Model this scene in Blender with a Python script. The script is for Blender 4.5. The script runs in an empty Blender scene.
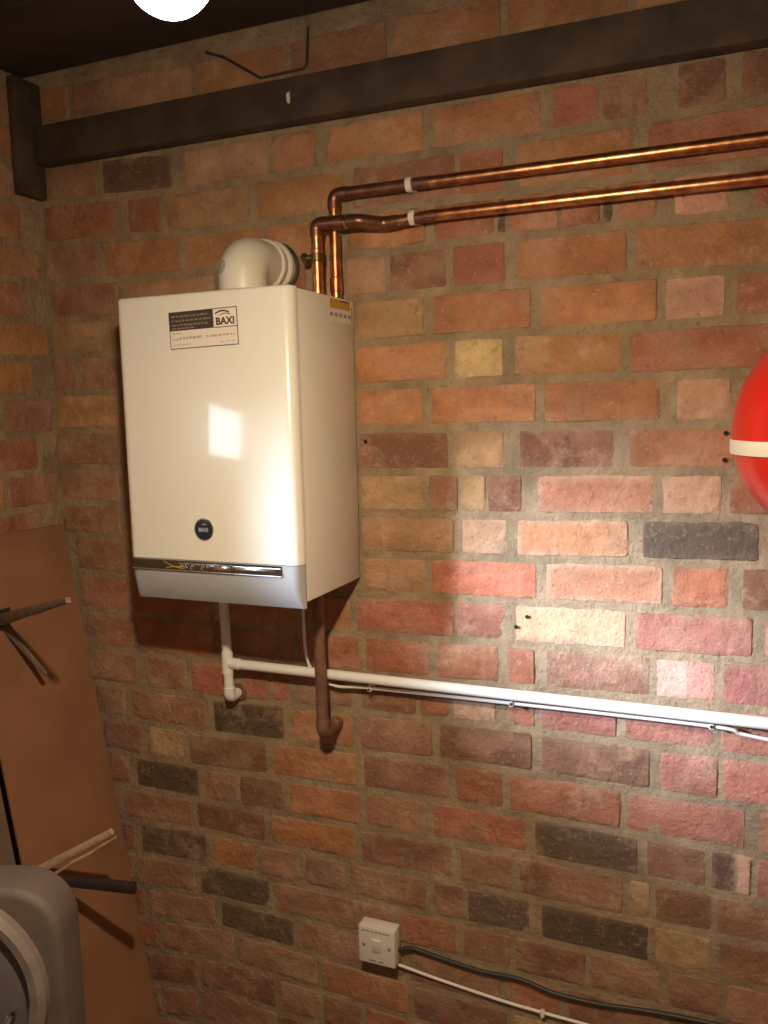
import bpy, bmesh, math, random
from mathutils import Vector, Matrix, noise

# ------------------------------------------------------------------ survey data
Z0 = 2.2            # height of bed joint 0 above the floor
BED_PITCH = 0.08744
BED_STATIONS = [-0.85, -0.55, 0.12, 0.58]
BED_DRIFT = [[0.0053, -0.0072, -0.0019, 0.004], [-0.0001, -0.0084, -0.007, -0.006], [-0.0018, -0.0091, 0.0014, -0.0002], [-0.0008, -0.0095, -0.0002, -0.0023], [0.0038, -0.0099, -0.0022, -0.002], [0.0032, -0.0103, -0.0023, -0.0032], [-0.0006, -0.0107, -0.0033, -0.0027], [-0.0003, -0.0111, -0.0031, 0.0005], [-0.0002, -0.0114, -0.0021, 0.0046], [0.0073, -0.0118, 0.0006, 0.0098], [0.0045, -0.0122, 0.0026, 0.0095], [-0.0023, -0.0126, 0.0031, 0.0099], [-0.0089, -0.013, 0.0031, 0.0086], [-0.0108, -0.0136, 0.0048, 0.004], [-0.0109, -0.0136, 0.0038, -0.0019], [-0.0109, -0.0117, 0.0007, -0.0039], [-0.0109, -0.0098, 0.0009, -0.0046], [-0.0109, -0.0007, -0.0026, -0.0027], [-0.0109, 0.0044, -0.0016, -0.0019], [-0.0109, 0.0101, -0.0006, -0.0019], [-0.0109, 0.0204, -0.0006, -0.0019], [-0.0109, 0.0235, -0.0006, -0.0019], [-0.0109, 0.0235, -0.0006, -0.0019], [-0.0109, 0.0235, -0.0006, -0.0019]]
BRICK_ROWS = {
  -1: [(-0.966, -0.788, 'B'), (-0.768, -0.579, 'D'), (-0.55, -0.338, 'T'), (-0.328, -0.226, 'O'), (-0.201, 0.005, 'O'), (0.023, 0.233, 'O'), (0.253, 0.338, 'R'), (0.343, 0.423, 'M'), (0.467, 0.545, 'M'), (0.57, 0.657, 'M')],
  0: [(-0.947, -0.732, 'R'), (-0.704, -0.614, 'R'), (-0.598, -0.385, 'T'), (-0.368, -0.164, 'O'), (-0.144, 0.068, 'B'), (0.076, 0.162, 'R'), (0.184, 0.394, 'O'), (0.421, 0.645, 'R')],
  1: [(-0.956, -0.797, 'B'), (-0.776, -0.569, 'O'), (-0.553, -0.36, 'O'), (-0.346, -0.178, 'O'), (-0.16, 0.008, 'O'), (0.024, 0.144, 'R'), (0.149, 0.167, 'D'), (0.172, 0.264, 'R'), (0.271, 0.339, 'R'), (0.345, 0.362, 'D'), (0.369, 0.435, 'R'), (0.465, 0.555, 'P'), (0.593, 0.677, 'R')],
  2: [(-0.948, -0.746, 'B'), (-0.718, -0.483, 'T'), (-0.167, -0.079, 'T'), (-0.072, 0.047, 'M'), (0.061, 0.164, 'R'), (0.185, 0.387, 'O'), (0.403, 0.65, 'O')],
  3: [(-0.944, -0.75, 'T'), (-0.15, 0.0, 'T'), (0.019, 0.214, 'O'), (0.231, 0.44, 'O'), (0.453, 0.553, 'P'), (0.569, 0.668, 'R')],
  4: [(-0.964, -0.884, 'B'), (-0.865, -0.756, 'B'), (-0.148, 0.044, 'O'), (0.063, 0.161, 'Y'), (0.183, 0.382, 'O'), (0.394, 0.656, 'R')],
  5: [(-0.95, -0.763, 'T'), (-0.148, -0.005, 'O'), (0.012, 0.223, 'O'), (0.238, 0.448, 'O'), (0.475, 0.566, 'P'), (0.583, 0.674, 'O')],
  6: [(-0.965, -0.767, 'B'), (-0.146, 0.046, 'M'), (0.063, 0.16, 'T'), (0.19, 0.368, 'M'), (0.395, 0.573, 'O'), (0.59, 0.677, 'O')],
  7: [(-0.963, -0.774, 'B'), (-0.147, -0.006, 'T'), (0.004, 0.066, 'B'), (0.07, 0.123, 'T'), (0.127, 0.195, 'M'), (0.226, 0.44, 'Q'), (0.455, 0.555, 'P'), (0.567, 0.679, 'R')],
  8: [(-0.964, -0.78, 'B'), (-0.149, 0.056, 'T'), (0.073, 0.167, 'P'), (0.185, 0.395, 'Q'), (0.42, 0.617, 'D'), (0.63, 0.713, 'B')],
  9: [(-0.921, -0.769, 'B'), (-0.147, -0.005, 'T'), (0.008, 0.224, 'C'), (0.242, 0.458, 'Q'), (0.474, 0.569, 'C'), (0.592, 0.701, 'M')],
  10: [(-0.917, -0.764, 'R'), (-0.164, 0.054, 'K'), (0.06, 0.162, 'K'), (0.182, 0.393, 'P'), (0.409, 0.612, 'K'), (0.632, 0.719, 'K')],
  11: [(-0.912, -0.756, 'B'), (-0.305, -0.159, 'R'), (-0.145, -0.002, 'R'), (0.016, 0.147, 'R'), (0.164, 0.22, 'R'), (0.242, 0.438, 'M'), (0.448, 0.551, 'W'), (0.563, 0.691, 'K')],
  12: [(-0.901, -0.747, 'B'), (-0.726, -0.613, 'B'), (-0.599, -0.48, 'R'), (-0.459, -0.39, 'R'), (-0.377, -0.334, 'R'), (-0.308, -0.178, 'B'), (-0.159, -0.032, 'M'), (-0.024, 0.04, 'R'), (0.049, 0.14, 'P'), (0.163, 0.22, 'R'), (0.232, 0.378, 'K'), (0.393, 0.552, 'K'), (0.565, 0.694, 'K')],
  13: [(-0.889, -0.796, 'B'), (-0.778, -0.562, 'B'), (-0.54, -0.353, 'D'), (-0.335, -0.181, 'O'), (-0.164, 0.002, 'B'), (0.019, 0.214, 'M'), (0.232, 0.44, 'M'), (0.458, 0.56, 'K'), (0.567, 0.697, 'K')],
  14: [(-0.871, -0.751, 'B'), (-0.73, -0.63, 'T'), (-0.613, -0.401, 'M'), (-0.385, -0.174, 'O'), (-0.157, 0.038, 'M'), (0.053, 0.154, 'R'), (0.168, 0.386, 'R'), (0.397, 0.609, 'K'), (0.631, 0.748, 'K')],
  15: [(-0.897, -0.797, 'B'), (-0.775, -0.592, 'D'), (-0.572, -0.486, 'B'), (-0.475, -0.363, 'M'), (-0.345, -0.169, 'O'), (-0.155, -0.015, 'B'), (0.001, 0.201, 'R'), (0.219, 0.42, 'D'), (0.437, 0.544, 'M'), (0.552, 0.621, 'E'), (0.631, 0.751, 'K')],
  16: [(-0.816, -0.617, 'B'), (-0.6, -0.412, 'M'), (-0.396, -0.184, 'O'), (-0.167, 0.042, 'M'), (0.06, 0.171, 'B'), (0.186, 0.393, 'M'), (0.406, 0.444, 'T'), (0.455, 0.556, 'M'), (0.565, 0.722, 'M')],
  17: [(-0.905, -0.791, 'B'), (-0.772, -0.579, 'D'), (-0.562, -0.44, 'O'), (-0.429, -0.326, 'B'), (-0.31, -0.211, 'B'), (-0.199, -0.016, 'B'), (-0.0, 0.065, 'M'), (0.076, 0.209, 'D'), (0.234, 0.441, 'D'), (0.454, 0.558, 'T'), (0.569, 0.725, 'M')],
  18: [(-0.791, -0.619, 'B'), (-0.601, -0.408, 'D'), (-0.392, -0.1, 'B'), (-0.081, 0.051, 'R'), (0.064, 0.166, 'B'), (0.179, 0.321, 'M'), (0.333, 0.465, 'B'), (0.48, 0.574, 'M'), (0.586, 0.711, 'B')],
  19: [(-0.76, -0.565, 'B'), (-0.545, -0.348, 'D'), (-0.33, -0.179, 'B'), (-0.061, 0.144, 'B'), (0.162, 0.271, 'R'), (0.287, 0.47, 'M'), (0.485, 0.611, 'D'), (0.625, 0.731, 'B')],
}

BULB_POS = (.22, -1.10, Z0 - .185)
BULB_COL = (1.0, .79, .51)
BULB_L = 2350
MORTAR_COL = (.41, .30, .19)
SKY = 12
BEAM_POS = (-1.8, -2.30, Z0 + .0)
BEAM_AIM = (.62, 0, Z0 - .92)
BEAM_SIZE = .36
BEAM_W = 10.5
BEAM_COL = (.66, .80, 1.0)
BEAM_SPREAD = 23
PALE_TIP = (-.62, -.275, Z0 - 1.36)
TUB_C = (-.504, -.757, Z0 - 1.331)
TUB_YAW = 20
EXPO = 0

random.seed(7)
scene = bpy.context.scene
col = scene.collection

# ------------------------------------------------------------------ helpers
def link(name, bm, mats, parent=None, smooth=True, loc=(0, 0, 0)):
    me = bpy.data.meshes.new(name)
    bm.normal_update()
    bm.to_mesh(me); bm.free()
    for m in (mats if isinstance(mats, (list, tuple)) else [mats]):
        me.materials.append(m)
    if smooth:
        for p in me.polygons: p.use_smooth = True
        try: me.set_sharp_from_angle(angle=math.radians(42))
        except Exception: pass
    o = bpy.data.objects.new(name, me)
    o.location = loc
    col.objects.link(o)
    if parent:
        o.parent = parent
        o.location = Vector(loc) - parent.location if False else loc
    return o

def thing(name, label, cat, loc=(0, 0, 0), group=None):
    o = bpy.data.objects.new(name, None)
    o.empty_display_size = .05
    col.objects.link(o)
    o.location = loc
    o['label'] = label; o['category'] = cat
    if group: o['group'] = group
    return o

def tag(o, label, cat, group=None):
    o['label'] = label; o['category'] = cat
    if group: o['group'] = group
    return o

def part(name, bm, mats, root, smooth=True, label=None):
    """geometry is given in world coordinates and moved into the root's frame"""
    base = Vector((0, 0, 0)); r = root
    while r:
        base += r.location; r = r.parent
    bmesh.ops.translate(bm, verts=bm.verts, vec=-base)
    o = link(name, bm, mats, None, smooth)
    o.parent = root
    if label: o['label'] = label
    return o

def solo(name, bm, mats, loc, label, cat, group=None, smooth=True):
    bmesh.ops.translate(bm, verts=bm.verts, vec=-Vector(loc))
    o = link(name, bm, mats, None, smooth, loc)
    return tag(o, label, cat, group)

def struct(name, bm, mats, parent=None, smooth=False):
    o = link(name, bm, mats, None, smooth)
    if parent: o.parent = parent
    else: o['kind'] = 'structure'
    return o

def box(bm, x0, x1, y0, y1, z0, z1, bevel=0, seg=2, mi=0, rot=None, piv=None):
    g = bmesh.ops.create_cube(bm, size=1)
    vs = g['verts']
    for v in vs:
        v.co = Vector((x0 + (v.co.x + .5) * (x1 - x0), y0 + (v.co.y + .5) * (y1 - y0), z0 + (v.co.z + .5) * (z1 - z0)))
    fs = set(f for v in vs for f in v.link_faces)
    for f in fs: f.material_index = mi
    if bevel:
        es = list(set(e for v in vs for e in v.link_edges))
        r = bmesh.ops.bevel(bm, geom=es, offset=bevel, segments=seg, affect='EDGES', profile=.5, clamp_overlap=True)
        vs = list(set(v for f in r['faces'] for v in f.verts) | set(v for v in vs if v.is_valid))
        for f in r['faces']: f.material_index = mi
    if rot is not None:
        bmesh.ops.rotate(bm, verts=[v for v in vs if v.is_valid], cent=piv, matrix=rot)
    return vs

def fillet(pts, rad, n=8):
    pts = [Vector(p) for p in pts]
    if not isinstance(rad, (list, tuple)): rad = [rad] * len(pts)
    out = [pts[0]]
    for i in range(1, len(pts) - 1):
        a, b, c = pts[i - 1], pts[i], pts[i + 1]
        d1 = (a - b).normalized(); d2 = (c - b).normalized()
        ang = d1.angle(d2); r = rad[i]
        if r <= 0 or abs(ang - math.pi) < .03:
            out.append(b); continue
        t = min(r / math.tan(ang / 2), .49 * (a - b).length, .49 * (c - b).length)
        r2 = t * math.tan(ang / 2)
        cen = b + (d1 + d2).normalized() * (r2 / math.sin(ang / 2))
        p1 = b + d1 * t; p2 = b + d2 * t
        v1 = p1 - cen; v2 = p2 - cen
        ax = v1.cross(v2).normalized(); th = v1.angle(v2)
        for k in range(n + 1):
            out.append(cen + Matrix.Rotation(th * k / n, 3, ax) @ v1)
    out.append(pts[-1])
    return out

def tube(bm, pts, r, seg=20, mi=0, cap=True, radii=None):
    pts = [Vector(p) for p in pts]
    n = len(pts)
    tan = []
    for i in range(n):
        a = pts[max(i - 1, 0)]; b = pts[min(i + 1, n - 1)]
        tan.append((b - a).normalized())
    up = Vector((0, 0, 1)) if abs(tan[0].z) < .9 else Vector((1, 0, 0))
    nx = tan[0].cross(up).normalized()
    rings = []
    for i in range(n):
        if i:
            q = tan[i - 1].rotation_difference(tan[i]); nx = (q @ nx).normalized()
        ny = tan[i].cross(nx).normalized()
        rr = radii[i] if radii else r
        rings.append([bm.verts.new(pts[i] + (nx * math.cos(2 * math.pi * k / seg) + ny * math.sin(2 * math.pi * k / seg)) * rr) for k in range(seg)])
    for i in range(n - 1):
        for k in range(seg):
            f = bm.faces.new((rings[i][k], rings[i][(k + 1) % seg], rings[i + 1][(k + 1) % seg], rings[i + 1][k]))
            f.material_index = mi
    if cap:
        for rg, rev in ((rings[0], True), (rings[-1], False)):
            f = bm.faces.new(rg[::-1] if not rev else rg); f.material_index = mi
    bmesh.ops.recalc_face_normals(bm, faces=bm.faces[:])

def collar(bm, c, d, length, r, seg=24, mi=0, round_=.0015):
    """short raised sleeve centred on c along d"""
    c = Vector(c); d = Vector(d).normalized(); h = length / 2
    ps = [c - d * h, c - d * h, c - d * (h - round_), c + d * (h - round_), c + d * h, c + d * h]
    tube(bm, [ps[0] - d * 1e-5, ps[1], ps[2], ps[3], ps[4], ps[5] + d * 1e-5], r, seg, mi, True, [r * .8, r - round_, r, r, r - round_, r * .8])

def lathe(bm, prof, cen, axis=(0, 0, 1), seg=48, mi=0):
    """prof: list of (radius, height along the axis)"""
    cen = Vector(cen); ax = Vector(axis).normalized()
    u = ax.cross(Vector((0, 0, 1)) if abs(ax.z) < .9 else Vector((1, 0, 0))).normalized(); w = ax.cross(u)
    rings = []
    for r, h in prof:
        if r < 1e-6: rings.append([bm.verts.new(cen + ax * h)])
        else: rings.append([bm.verts.new(cen + ax * h + (u * math.cos(2 * math.pi * k / seg) + w * math.sin(2 * math.pi * k / seg)) * r) for k in range(seg)])
    for a, b in zip(rings, rings[1:]):
        for k in range(seg):
            k2 = (k + 1) % seg
            if len(a) == 1 and len(b) == 1: continue
            if len(a) == 1: f = bm.faces.new((a[0], b[k2], b[k]))
            elif len(b) == 1: f = bm.faces.new((a[k], a[k2], b[0]))
            else: f = bm.faces.new((a[k], a[k2], b[k2], b[k]))
            f.material_index = mi
    bmesh.ops.recalc_face_normals(bm, faces=bm.faces[:])

# ------------------------------------------------------------------ materials
def mat(name, color, rough=.5, metal=0, spec=.5, coat=0, noise_amt=0, noise_scale=30, bump=0, bump_scale=200, col2=None):
    m = bpy.data.materials.new(name); m.use_nodes = True
    nt = m.node_tree; b = nt.nodes['Principled BSDF']
    b.inputs['Base Color'].default_value = (*color, 1)
    b.inputs['Roughness'].default_value = rough
    b.inputs['Metallic'].default_value = metal
    b.inputs['Specular IOR Level'].default_value = spec
    b.inputs['Coat Weight'].default_value = coat
    b.inputs['Coat Roughness'].default_value = .06
    tc = nt.nodes.new('ShaderNodeTexCoord')
    if noise_amt or col2:
        nz = nt.nodes.new('ShaderNodeTexNoise'); nz.inputs['Scale'].default_value = noise_scale; nz.inputs['Detail'].default_value = 5
        nt.links.new(tc.outputs['Object'], nz.inputs['Vector'])
        mx = nt.nodes.new('ShaderNodeMix'); mx.data_type = 'RGBA'
        c2 = col2 or tuple(c * (1 - noise_amt) for c in color)
        mx.inputs['A'].default_value = (*color, 1); mx.inputs['B'].default_value = (*c2, 1)
        mr = nt.nodes.new('ShaderNodeMapRange'); mr.inputs['From Min'].default_value = .38; mr.inputs['From Max'].default_value = .62
        nt.links.new(nz.outputs['Fac'], mr.inputs['Value']); nt.links.new(mr.outputs['Result'], mx.inputs['Factor'])
        nt.links.new(mx.outputs['Result'], b.inputs['Base Color'])
    if bump:
        nb = nt.nodes.new('ShaderNodeTexNoise'); nb.inputs['Scale'].default_value = bump_scale; nb.inputs['Detail'].default_value = 4
        nt.links.new(tc.outputs['Object'], nb.inputs['Vector'])
        bp = nt.nodes.new('ShaderNodeBump'); bp.inputs['Strength'].default_value = 1; bp.inputs['Distance'].default_value = bump
        nt.links.new(nb.outputs['Fac'], bp.inputs['Height']); nt.links.new(bp.outputs['Normal'], b.inputs['Normal'])
    return m

def masonry(name, use_attr, base):
    """fired clay (per-brick colour attribute) or lime mortar, both stained and gritty"""
    m = bpy.data.materials.new(name); m.use_nodes = True
    nt = m.node_tree; N = nt.nodes; Lk = nt.links; b = N['Principled BSDF']
    b.inputs['Roughness'].default_value = .88; b.inputs['Specular IOR Level'].default_value = .25
    tc = N.new('ShaderNodeTexCoord')
    def nz(scale, detail=5, rough=.6):
        n = N.new('ShaderNodeTexNoise'); n.inputs['Scale'].default_value = scale; n.inputs['Detail'].default_value = detail; n.inputs['Roughness'].default_value = rough
        Lk.new(tc.outputs['Object'], n.inputs['Vector']); return n.outputs['Fac']
    def mr(v, a, c, lo=0., hi=1.):
        n = N.new('ShaderNodeMapRange'); n.inputs['From Min'].default_value = a; n.inputs['From Max'].default_value = c
        n.inputs['To Min'].default_value = lo; n.inputs['To Max'].default_value = hi; Lk.new(v, n.inputs['Value']); return n.outputs['Result']
    def mix(f, a, c, mode='MIX'):
        n = N.new('ShaderNodeMix'); n.data_type = 'RGBA'; n.blend_type = mode
        for inp, val in ((n.inputs['Factor'], f), (n.inputs['A'], a), (n.inputs['B'], c)):
            if isinstance(val, (int, float)): inp.default_value = val
            elif isinstance(val, tuple): inp.default_value = (*val, 1)
            else: Lk.new(val, inp)
        return n.outputs['Result']
    if use_attr:
        at = N.new('ShaderNodeAttribute'); at.attribute_name = 'brick'
        c = at.outputs['Color']
        c = mix(mr(nz(24, 6, .7), .42, .68, 0, .5), c, mix(.5, c, (.24, .11, .07)))
        c = mix(mr(nz(15, 7, .72), .53, .70, 0, .62), c, tuple(t * .95 for t in MORTAR_COL))          # smeared mortar
        c = mix(mr(nz(170, 3, .7), .6, .75, 0, .5), c, (.10, .06, .045))         # grit and pits
        c = mix(mr(nz(120, 3, .7), .60, .73, 0, .45), c, (.66, .46, .32))        # pale grains
        c = mix(mr(nz(7, 8, .75), .54, .64, 0, .4), c, (.70, .47, .33))          # pale bloom
        c = mix(mr(nz(38, 7, .8), .57, .66, 0, .5), c, (.16, .095, .07))         # dark kiss marks
    else:
        c = mix(mr(nz(9, 6, .7), .38, .62), tuple(x * 1.12 for x in base), tuple(x * .72 for x in base))
        c = mix(mr(nz(34, 7, .8), .58, .66, 0, .6), c, (.13, .09, .06))
        c = mix(mr(nz(60, 5, .7), .5, .72, 0, .6), c, (.24, .165, .11))
        c = mix(mr(nz(190, 3, .7), .58, .75, 0, .45), c, (.55, .44, .30))
    Lk.new(c, b.inputs['Base Color'])
    bp = N.new('ShaderNodeBump'); bp.inputs['Distance'].default_value = .006; bp.inputs['Strength'].default_value = 1
    Lk.new(nz(90, 8, .75), bp.inputs['Height'])
    bp2 = N.new('ShaderNodeBump'); bp2.inputs['Distance'].default_value = .012; bp2.inputs['Strength'].default_value = .8
    Lk.new(nz(22, 4, .6), bp2.inputs['Height']); Lk.new(bp.outputs['Normal'], bp2.inputs['Normal'])
    Lk.new(bp2.outputs['Normal'], b.inputs['Normal'])
    return m

def emis(name, color, strength):
    m = bpy.data.materials.new(name); m.use_nodes = True
    nt = m.node_tree; nt.nodes.clear()
    e = nt.nodes.new('ShaderNodeEmission'); o = nt.nodes.new('ShaderNodeOutputMaterial')
    e.inputs['Color'].default_value = (*color, 1); e.inputs['Strength'].default_value = strength
    nt.links.new(e.outputs[0], o.inputs[0]); return m

M = {
 'brick': masonry('fired_clay_brick', True, None),
 'mortar': masonry('lime_mortar', False, MORTAR_COL),
 'hole': mat('drill_hole', (.012, .01, .008), .95),
 'white': mat('white_enamel_steel', (.82, .80, .73), .25, 0, .5, 1.0),
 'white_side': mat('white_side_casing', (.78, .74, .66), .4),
 'grey_panel': mat('silver_grey_plastic', (.42, .43, .46), .38, .15),
 'strip': mat('glossy_smoked_display', (.035, .03, .025), .1, .0, .9, .8),
 'chrome': mat('chrome_trim', (.75, .75, .75), .16, 1),
 'seam': mat('dark_seam', (.16, .14, .11), .8),
 'flue': mat('white_flue_plastic', (.78, .74, .64), .35),
 'rubber': mat('grey_rubber_cap', (.33, .29, .25), .7),
 'dark': mat('black_plastic', (.03, .028, .027), .6),
 'copper': mat('copper_pipe', (.80, .40, .20), .33, 1, col2=(.50, .20, .10), noise_scale=45, bump=.0004, bump_scale=60),
 'copper_d': mat('tarnished_copper', (.34, .15, .09), .38, .85, col2=(.22, .105, .07), noise_scale=40),
 'gas': mat('brown_oxidised_copper', (.27, .135, .09), .55, .3, col2=(.19, .095, .065), noise_scale=50),
 'brass': mat('tarnished_brass', (.28, .19, .09), .4, .9, noise_amt=.4, noise_scale=80),
 'solder': mat('bright_solder_ring', (.95, .58, .25), .22, 1),
 'pvc': mat('white_overflow_pipe', (.82, .81, .78), .3),
 'cable_w': mat('white_cable_sheath', (.80, .77, .70), .45),
 'cable_b': mat('black_cable_sheath', (.035, .03, .028), .5),
 'clip': mat('white_clip_plastic', (.76, .70, .60), .5),
 'clip_g': mat('grey_nail_clip', (.60, .58, .55), .5),
 'fcu': mat('white_socket_plastic', (.72, .66, .62), .35),
 'red': mat('red_enamel', (.66, .018, .012), .3, 0, .5, .3),
 'red_dark': mat('dark_red_rim', (.22, .02, .02), .5),
 'strap': mat('cream_strap', (.82, .76, .64), .5),
 'timber': mat('old_brown_timber', (.085, .052, .034), .8, noise_amt=.45, noise_scale=14, bump=.002, bump_scale=60),
 'timber_d': mat('dark_ceiling_timber', (.055, .03, .026), .9, noise_amt=.4, noise_scale=6, bump=.002, bump_scale=50),
 'plaster': mat('plaster_fleck', (.75, .70, .62), .9),
 'board': mat('brown_hardboard', (.33, .155, .08), .7, noise_amt=.22, noise_scale=5, bump=.0004, bump_scale=120),
 'board2': mat('grey_brown_hardboard', (.22, .145, .105), .8, noise_amt=.25, noise_scale=6),
 'split': mat('pale_split_wood', (.62, .42, .27), .85, noise_amt=.3, noise_scale=60),
 'bar': mat('dark_painted_metal', (.045, .03, .035), .6, .2),
 'greybar': mat('weathered_grey_wood', (.20, .14, .10), .7, noise_amt=.35, noise_scale=60),
 'tub': mat('dusty_grey_plastic', (.11, .082, .074), .65, noise_amt=.15, noise_scale=20, bump=.001, bump_scale=300),
 'tub2': mat('scuffed_grey_plastic', (.20, .155, .14), .5, noise_amt=.2, noise_scale=40, bump=.001, bump_scale=300),
 'glass_dull': mat('dusty_grey_lid', (.15, .125, .13), .3, .2, .6, noise_amt=.15, noise_scale=15),
 'paper': mat('white_label_paper', (.78, .70, .62), .6),
 'ink': mat('brown_black_ink', (.045, .032, .022), .6),
 'ink_soft': mat('faded_ink', (.26, .20, .15), .7),
 'ink_light': mat('pale_lettering', (.34, .27, .2), .6),
 'yellow': mat('yellow_label', (.55, .33, .03), .6),
 'badge': mat('dark_blue_badge', (.012, .018, .05), .25, 0, .6, .5),
 'badge_l': mat('badge_lettering', (.45, .5, .6), .3),
 'concrete': mat('concrete_floor', (.28, .25, .22), .9, noise_amt=.3, noise_scale=4, bump=.003, bump_scale=40),
 'block': mat('painted_blockwork', (.45, .33, .24), .9, noise_amt=.2, noise_scale=8),
 'frame': mat('white_window_paint', (.7, .68, .64), .5),
}
bulb_mat = emis('hot_bulb', BULB_COL, BULB_L)
glass = bpy.data.materials.new('window_glass'); glass.use_nodes = True
_n = glass.node_tree; _n.nodes.clear()
_o = _n.nodes.new('ShaderNodeOutputMaterial'); _m = _n.nodes.new('ShaderNodeMixShader'); _t = _n.nodes.new('ShaderNodeBsdfTransparent'); _g = _n.nodes.new('ShaderNodeBsdfGlossy')
_g.inputs['Roughness'].default_value = .05; _m.inputs[0].default_value = .06
_n.links.new(_t.outputs[0], _m.inputs[1]); _n.links.new(_g.outputs[0], _m.inputs[2]); _n.links.new(_m.outputs[0], _o.inputs[0])

# ------------------------------------------------------------------ brick walls
COL = {'O': (.56, .255, .115), 'R': (.46, .17, .10), 'M': (.31, .145, .09), 'D': (.13, .09, .065), 'B': (.41, .225, .145),
       'T': (.56, .34, .18), 'P': (.68, .39, .26), 'Y': (.72, .48, .24), 'K': (.50, .19, .145), 'C': (.64, .22, .13), 'W': (.74, .46, .40),
       'Q': (.60, .275, .155), 'E': (.16, .09, .08)}
PALE = (.74, .44, .31)

def interp(xs, ys, x):
    if x <= xs[0]: return ys[0]
    for a, b, c, d in zip(xs, xs[1:], ys, ys[1:]):
        if x <= b: return c + (d - c) * (x - a) / (b - a)
    return ys[-1]

def bed(k, x):
    return Z0 - BED_PITCH * k + interp(BED_STATIONS, BED_DRIFT[min(max(k, 0), 23)], x)

def brick(bm, lay, x0, x1, k, code, T, rnd):
    gap = .0047
    x0 -= .0028; x1 += .0028
    w = x1 - x0
    nx = max(5, int(w / .0095)); sx = [0, .005 / w] + [(.005 + (w - .01) * i / nx) / w for i in range(1, nx)] + [1 - .005 / w, 1]
    sz = [0, .06, .18, .32, .46, .6, .74, .86, .94, 1]
    base = Vector(COL[code]) * rnd.uniform(.88, 1.12)
    if code in 'D': base = Vector(COL[code]) * rnd.uniform(.8, 1.3)
    tint = Vector((rnd.uniform(.95, 1.05), rnd.uniform(.93, 1.07), rnd.uniform(.9, 1.1)))
    base = Vector([a * b for a, b in zip(base, tint)])
    face = -rnd.uniform(.0014, .0036); ang = rnd.gauss(0, .007); xm = (x0 + x1) / 2; tilt = rnd.uniform(-.0015, .0015)
    ca = [rnd.uniform(.002, .009) for _ in range(4)]
    seed = rnd.uniform(0, 100)
    g = []
    for j, tz in enumerate(sz):
        row = []
        for i, tx in enumerate(sx):
            x = x0 + w * tx
            zt = bed(k, x) - gap; zb = bed(k + 1, x) + gap
            z = zb + (zt - zb) * tz + ang * (x - xm)
            nf = noise.noise(Vector((x * 110, z * 110, seed)))
            n = noise.noise(Vector((x * 45, z * 45, seed)))
            n2 = noise.noise(Vector((x * 22, z * 22, seed + 9)))
            ex = min(tx, 1 - tx) * w; ez = min(tz, 1 - tz) * (zt - zb)
            # ragged, rounded outline
            if j in (0, len(sz) - 1): z += (1 if j == 0 else -1) * (.0012 + .0060 * n2 + .0035 * n + .0015 * nf)
            if i in (0, len(sx) - 1): x += (1 if i == 0 else -1) * (.0012 + .006 * n2 + .0035 * n + .0015 * nf)
            ci = (0 if tx < .5 else 1) + (0 if tz < .5 else 2)
            if ex < .012 and ez < .012:
                q = ca[ci] * (1 - ex / .012) * (1 - ez / .012)
                x += (1 if tx < .5 else -1) * q * .45; z += (1 if tz < .5 else -1) * q * .45
            border = i in (0, len(sx) - 1) or j in (0, len(sz) - 1)
            y = .003 if border else face + tilt * (tx - .5) * 2 + .0011 * n + .0008 * nf + max(0, 1 - min(ex, ez) / .010) * .0012
            v = bm.verts.new(T(x, y, z)); 
            c = base.copy()
            edge = max(0, 1 - min(ex, ez) / .016)
            if code in 'QPW': c = c.lerp(Vector(PALE), .95 * edge + .25 * max(0, n2))
            if code == 'E' and tx > .68: c = Vector(PALE)
            if code == 'W' and tx > .5: c = c.lerp(Vector((.72, .28, .22)), .6)
            if code in 'MB' and n2 > .1: c = c.lerp(Vector(COL['R' if code == 'B' else 'D']), .35)
            if code in 'OC': c = c.lerp(Vector(COL['R']), .35 * max(0, n2 * 2))
            c = c * (1 + .20 * n)
            n3 = noise.noise(Vector((x * 11, z * 16, seed + 50)))
            if code in 'ORBTKCM': c = c.lerp(Vector(PALE) * .85 if n3 > 0 else Vector(COL['M']) * .9, min(.4, abs(n3) * .85))
            sm = noise.noise(Vector((x * 14, z * 14, seed + 30))) * .5 + .5
            c = c.lerp(Vector(MORTAR_COL) * .92, min(1, (.62 if border else .34 * edge) * (.3 + sm)))
            v[lay] = (*[max(0, t) for t in c], 1)
            row.append(v)
        g.append(row)
    for j in range(len(g) - 1):
        for i in range(len(g[0]) - 1):
            f = bm.faces.new((g[j][i], g[j][i + 1], g[j + 1][i + 1], g[j + 1][i])); f.material_index = 1

def mortar_bed(bm, a0, a1, z0, z1, T, step=.014, hole=None):
    na = int((a1 - a0) / step); nz = int((z1 - z0) / step)
    g = [[None] * (nz + 1) for _ in range(na + 1)]
    for i in range(na + 1):
        for j in range(nz + 1):
            a = a0 + (a1 - a0) * i / na; z = z0 + (z1 - z0) * j / nz
            y = .0012 * noise.noise(Vector((a * 30, z * 30, 3))) + .001 * noise.noise(Vector((a * 80, z * 80, 5)))
            g[i][j] = bm.verts.new(T(a, y, z))
    for i in range(na):
        for j in range(nz):
            am = a0 + (a1 - a0) * (i + .5) / na; zm = z0 + (z1 - z0) * (j + .5) / nz
            if hole and hole[0] < am < hole[1] and hole[2] < zm < hole[3]: continue
            bm.faces.new((g[i][j], g[i + 1][j], g[i + 1][j + 1], g[i][j + 1]))

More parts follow.
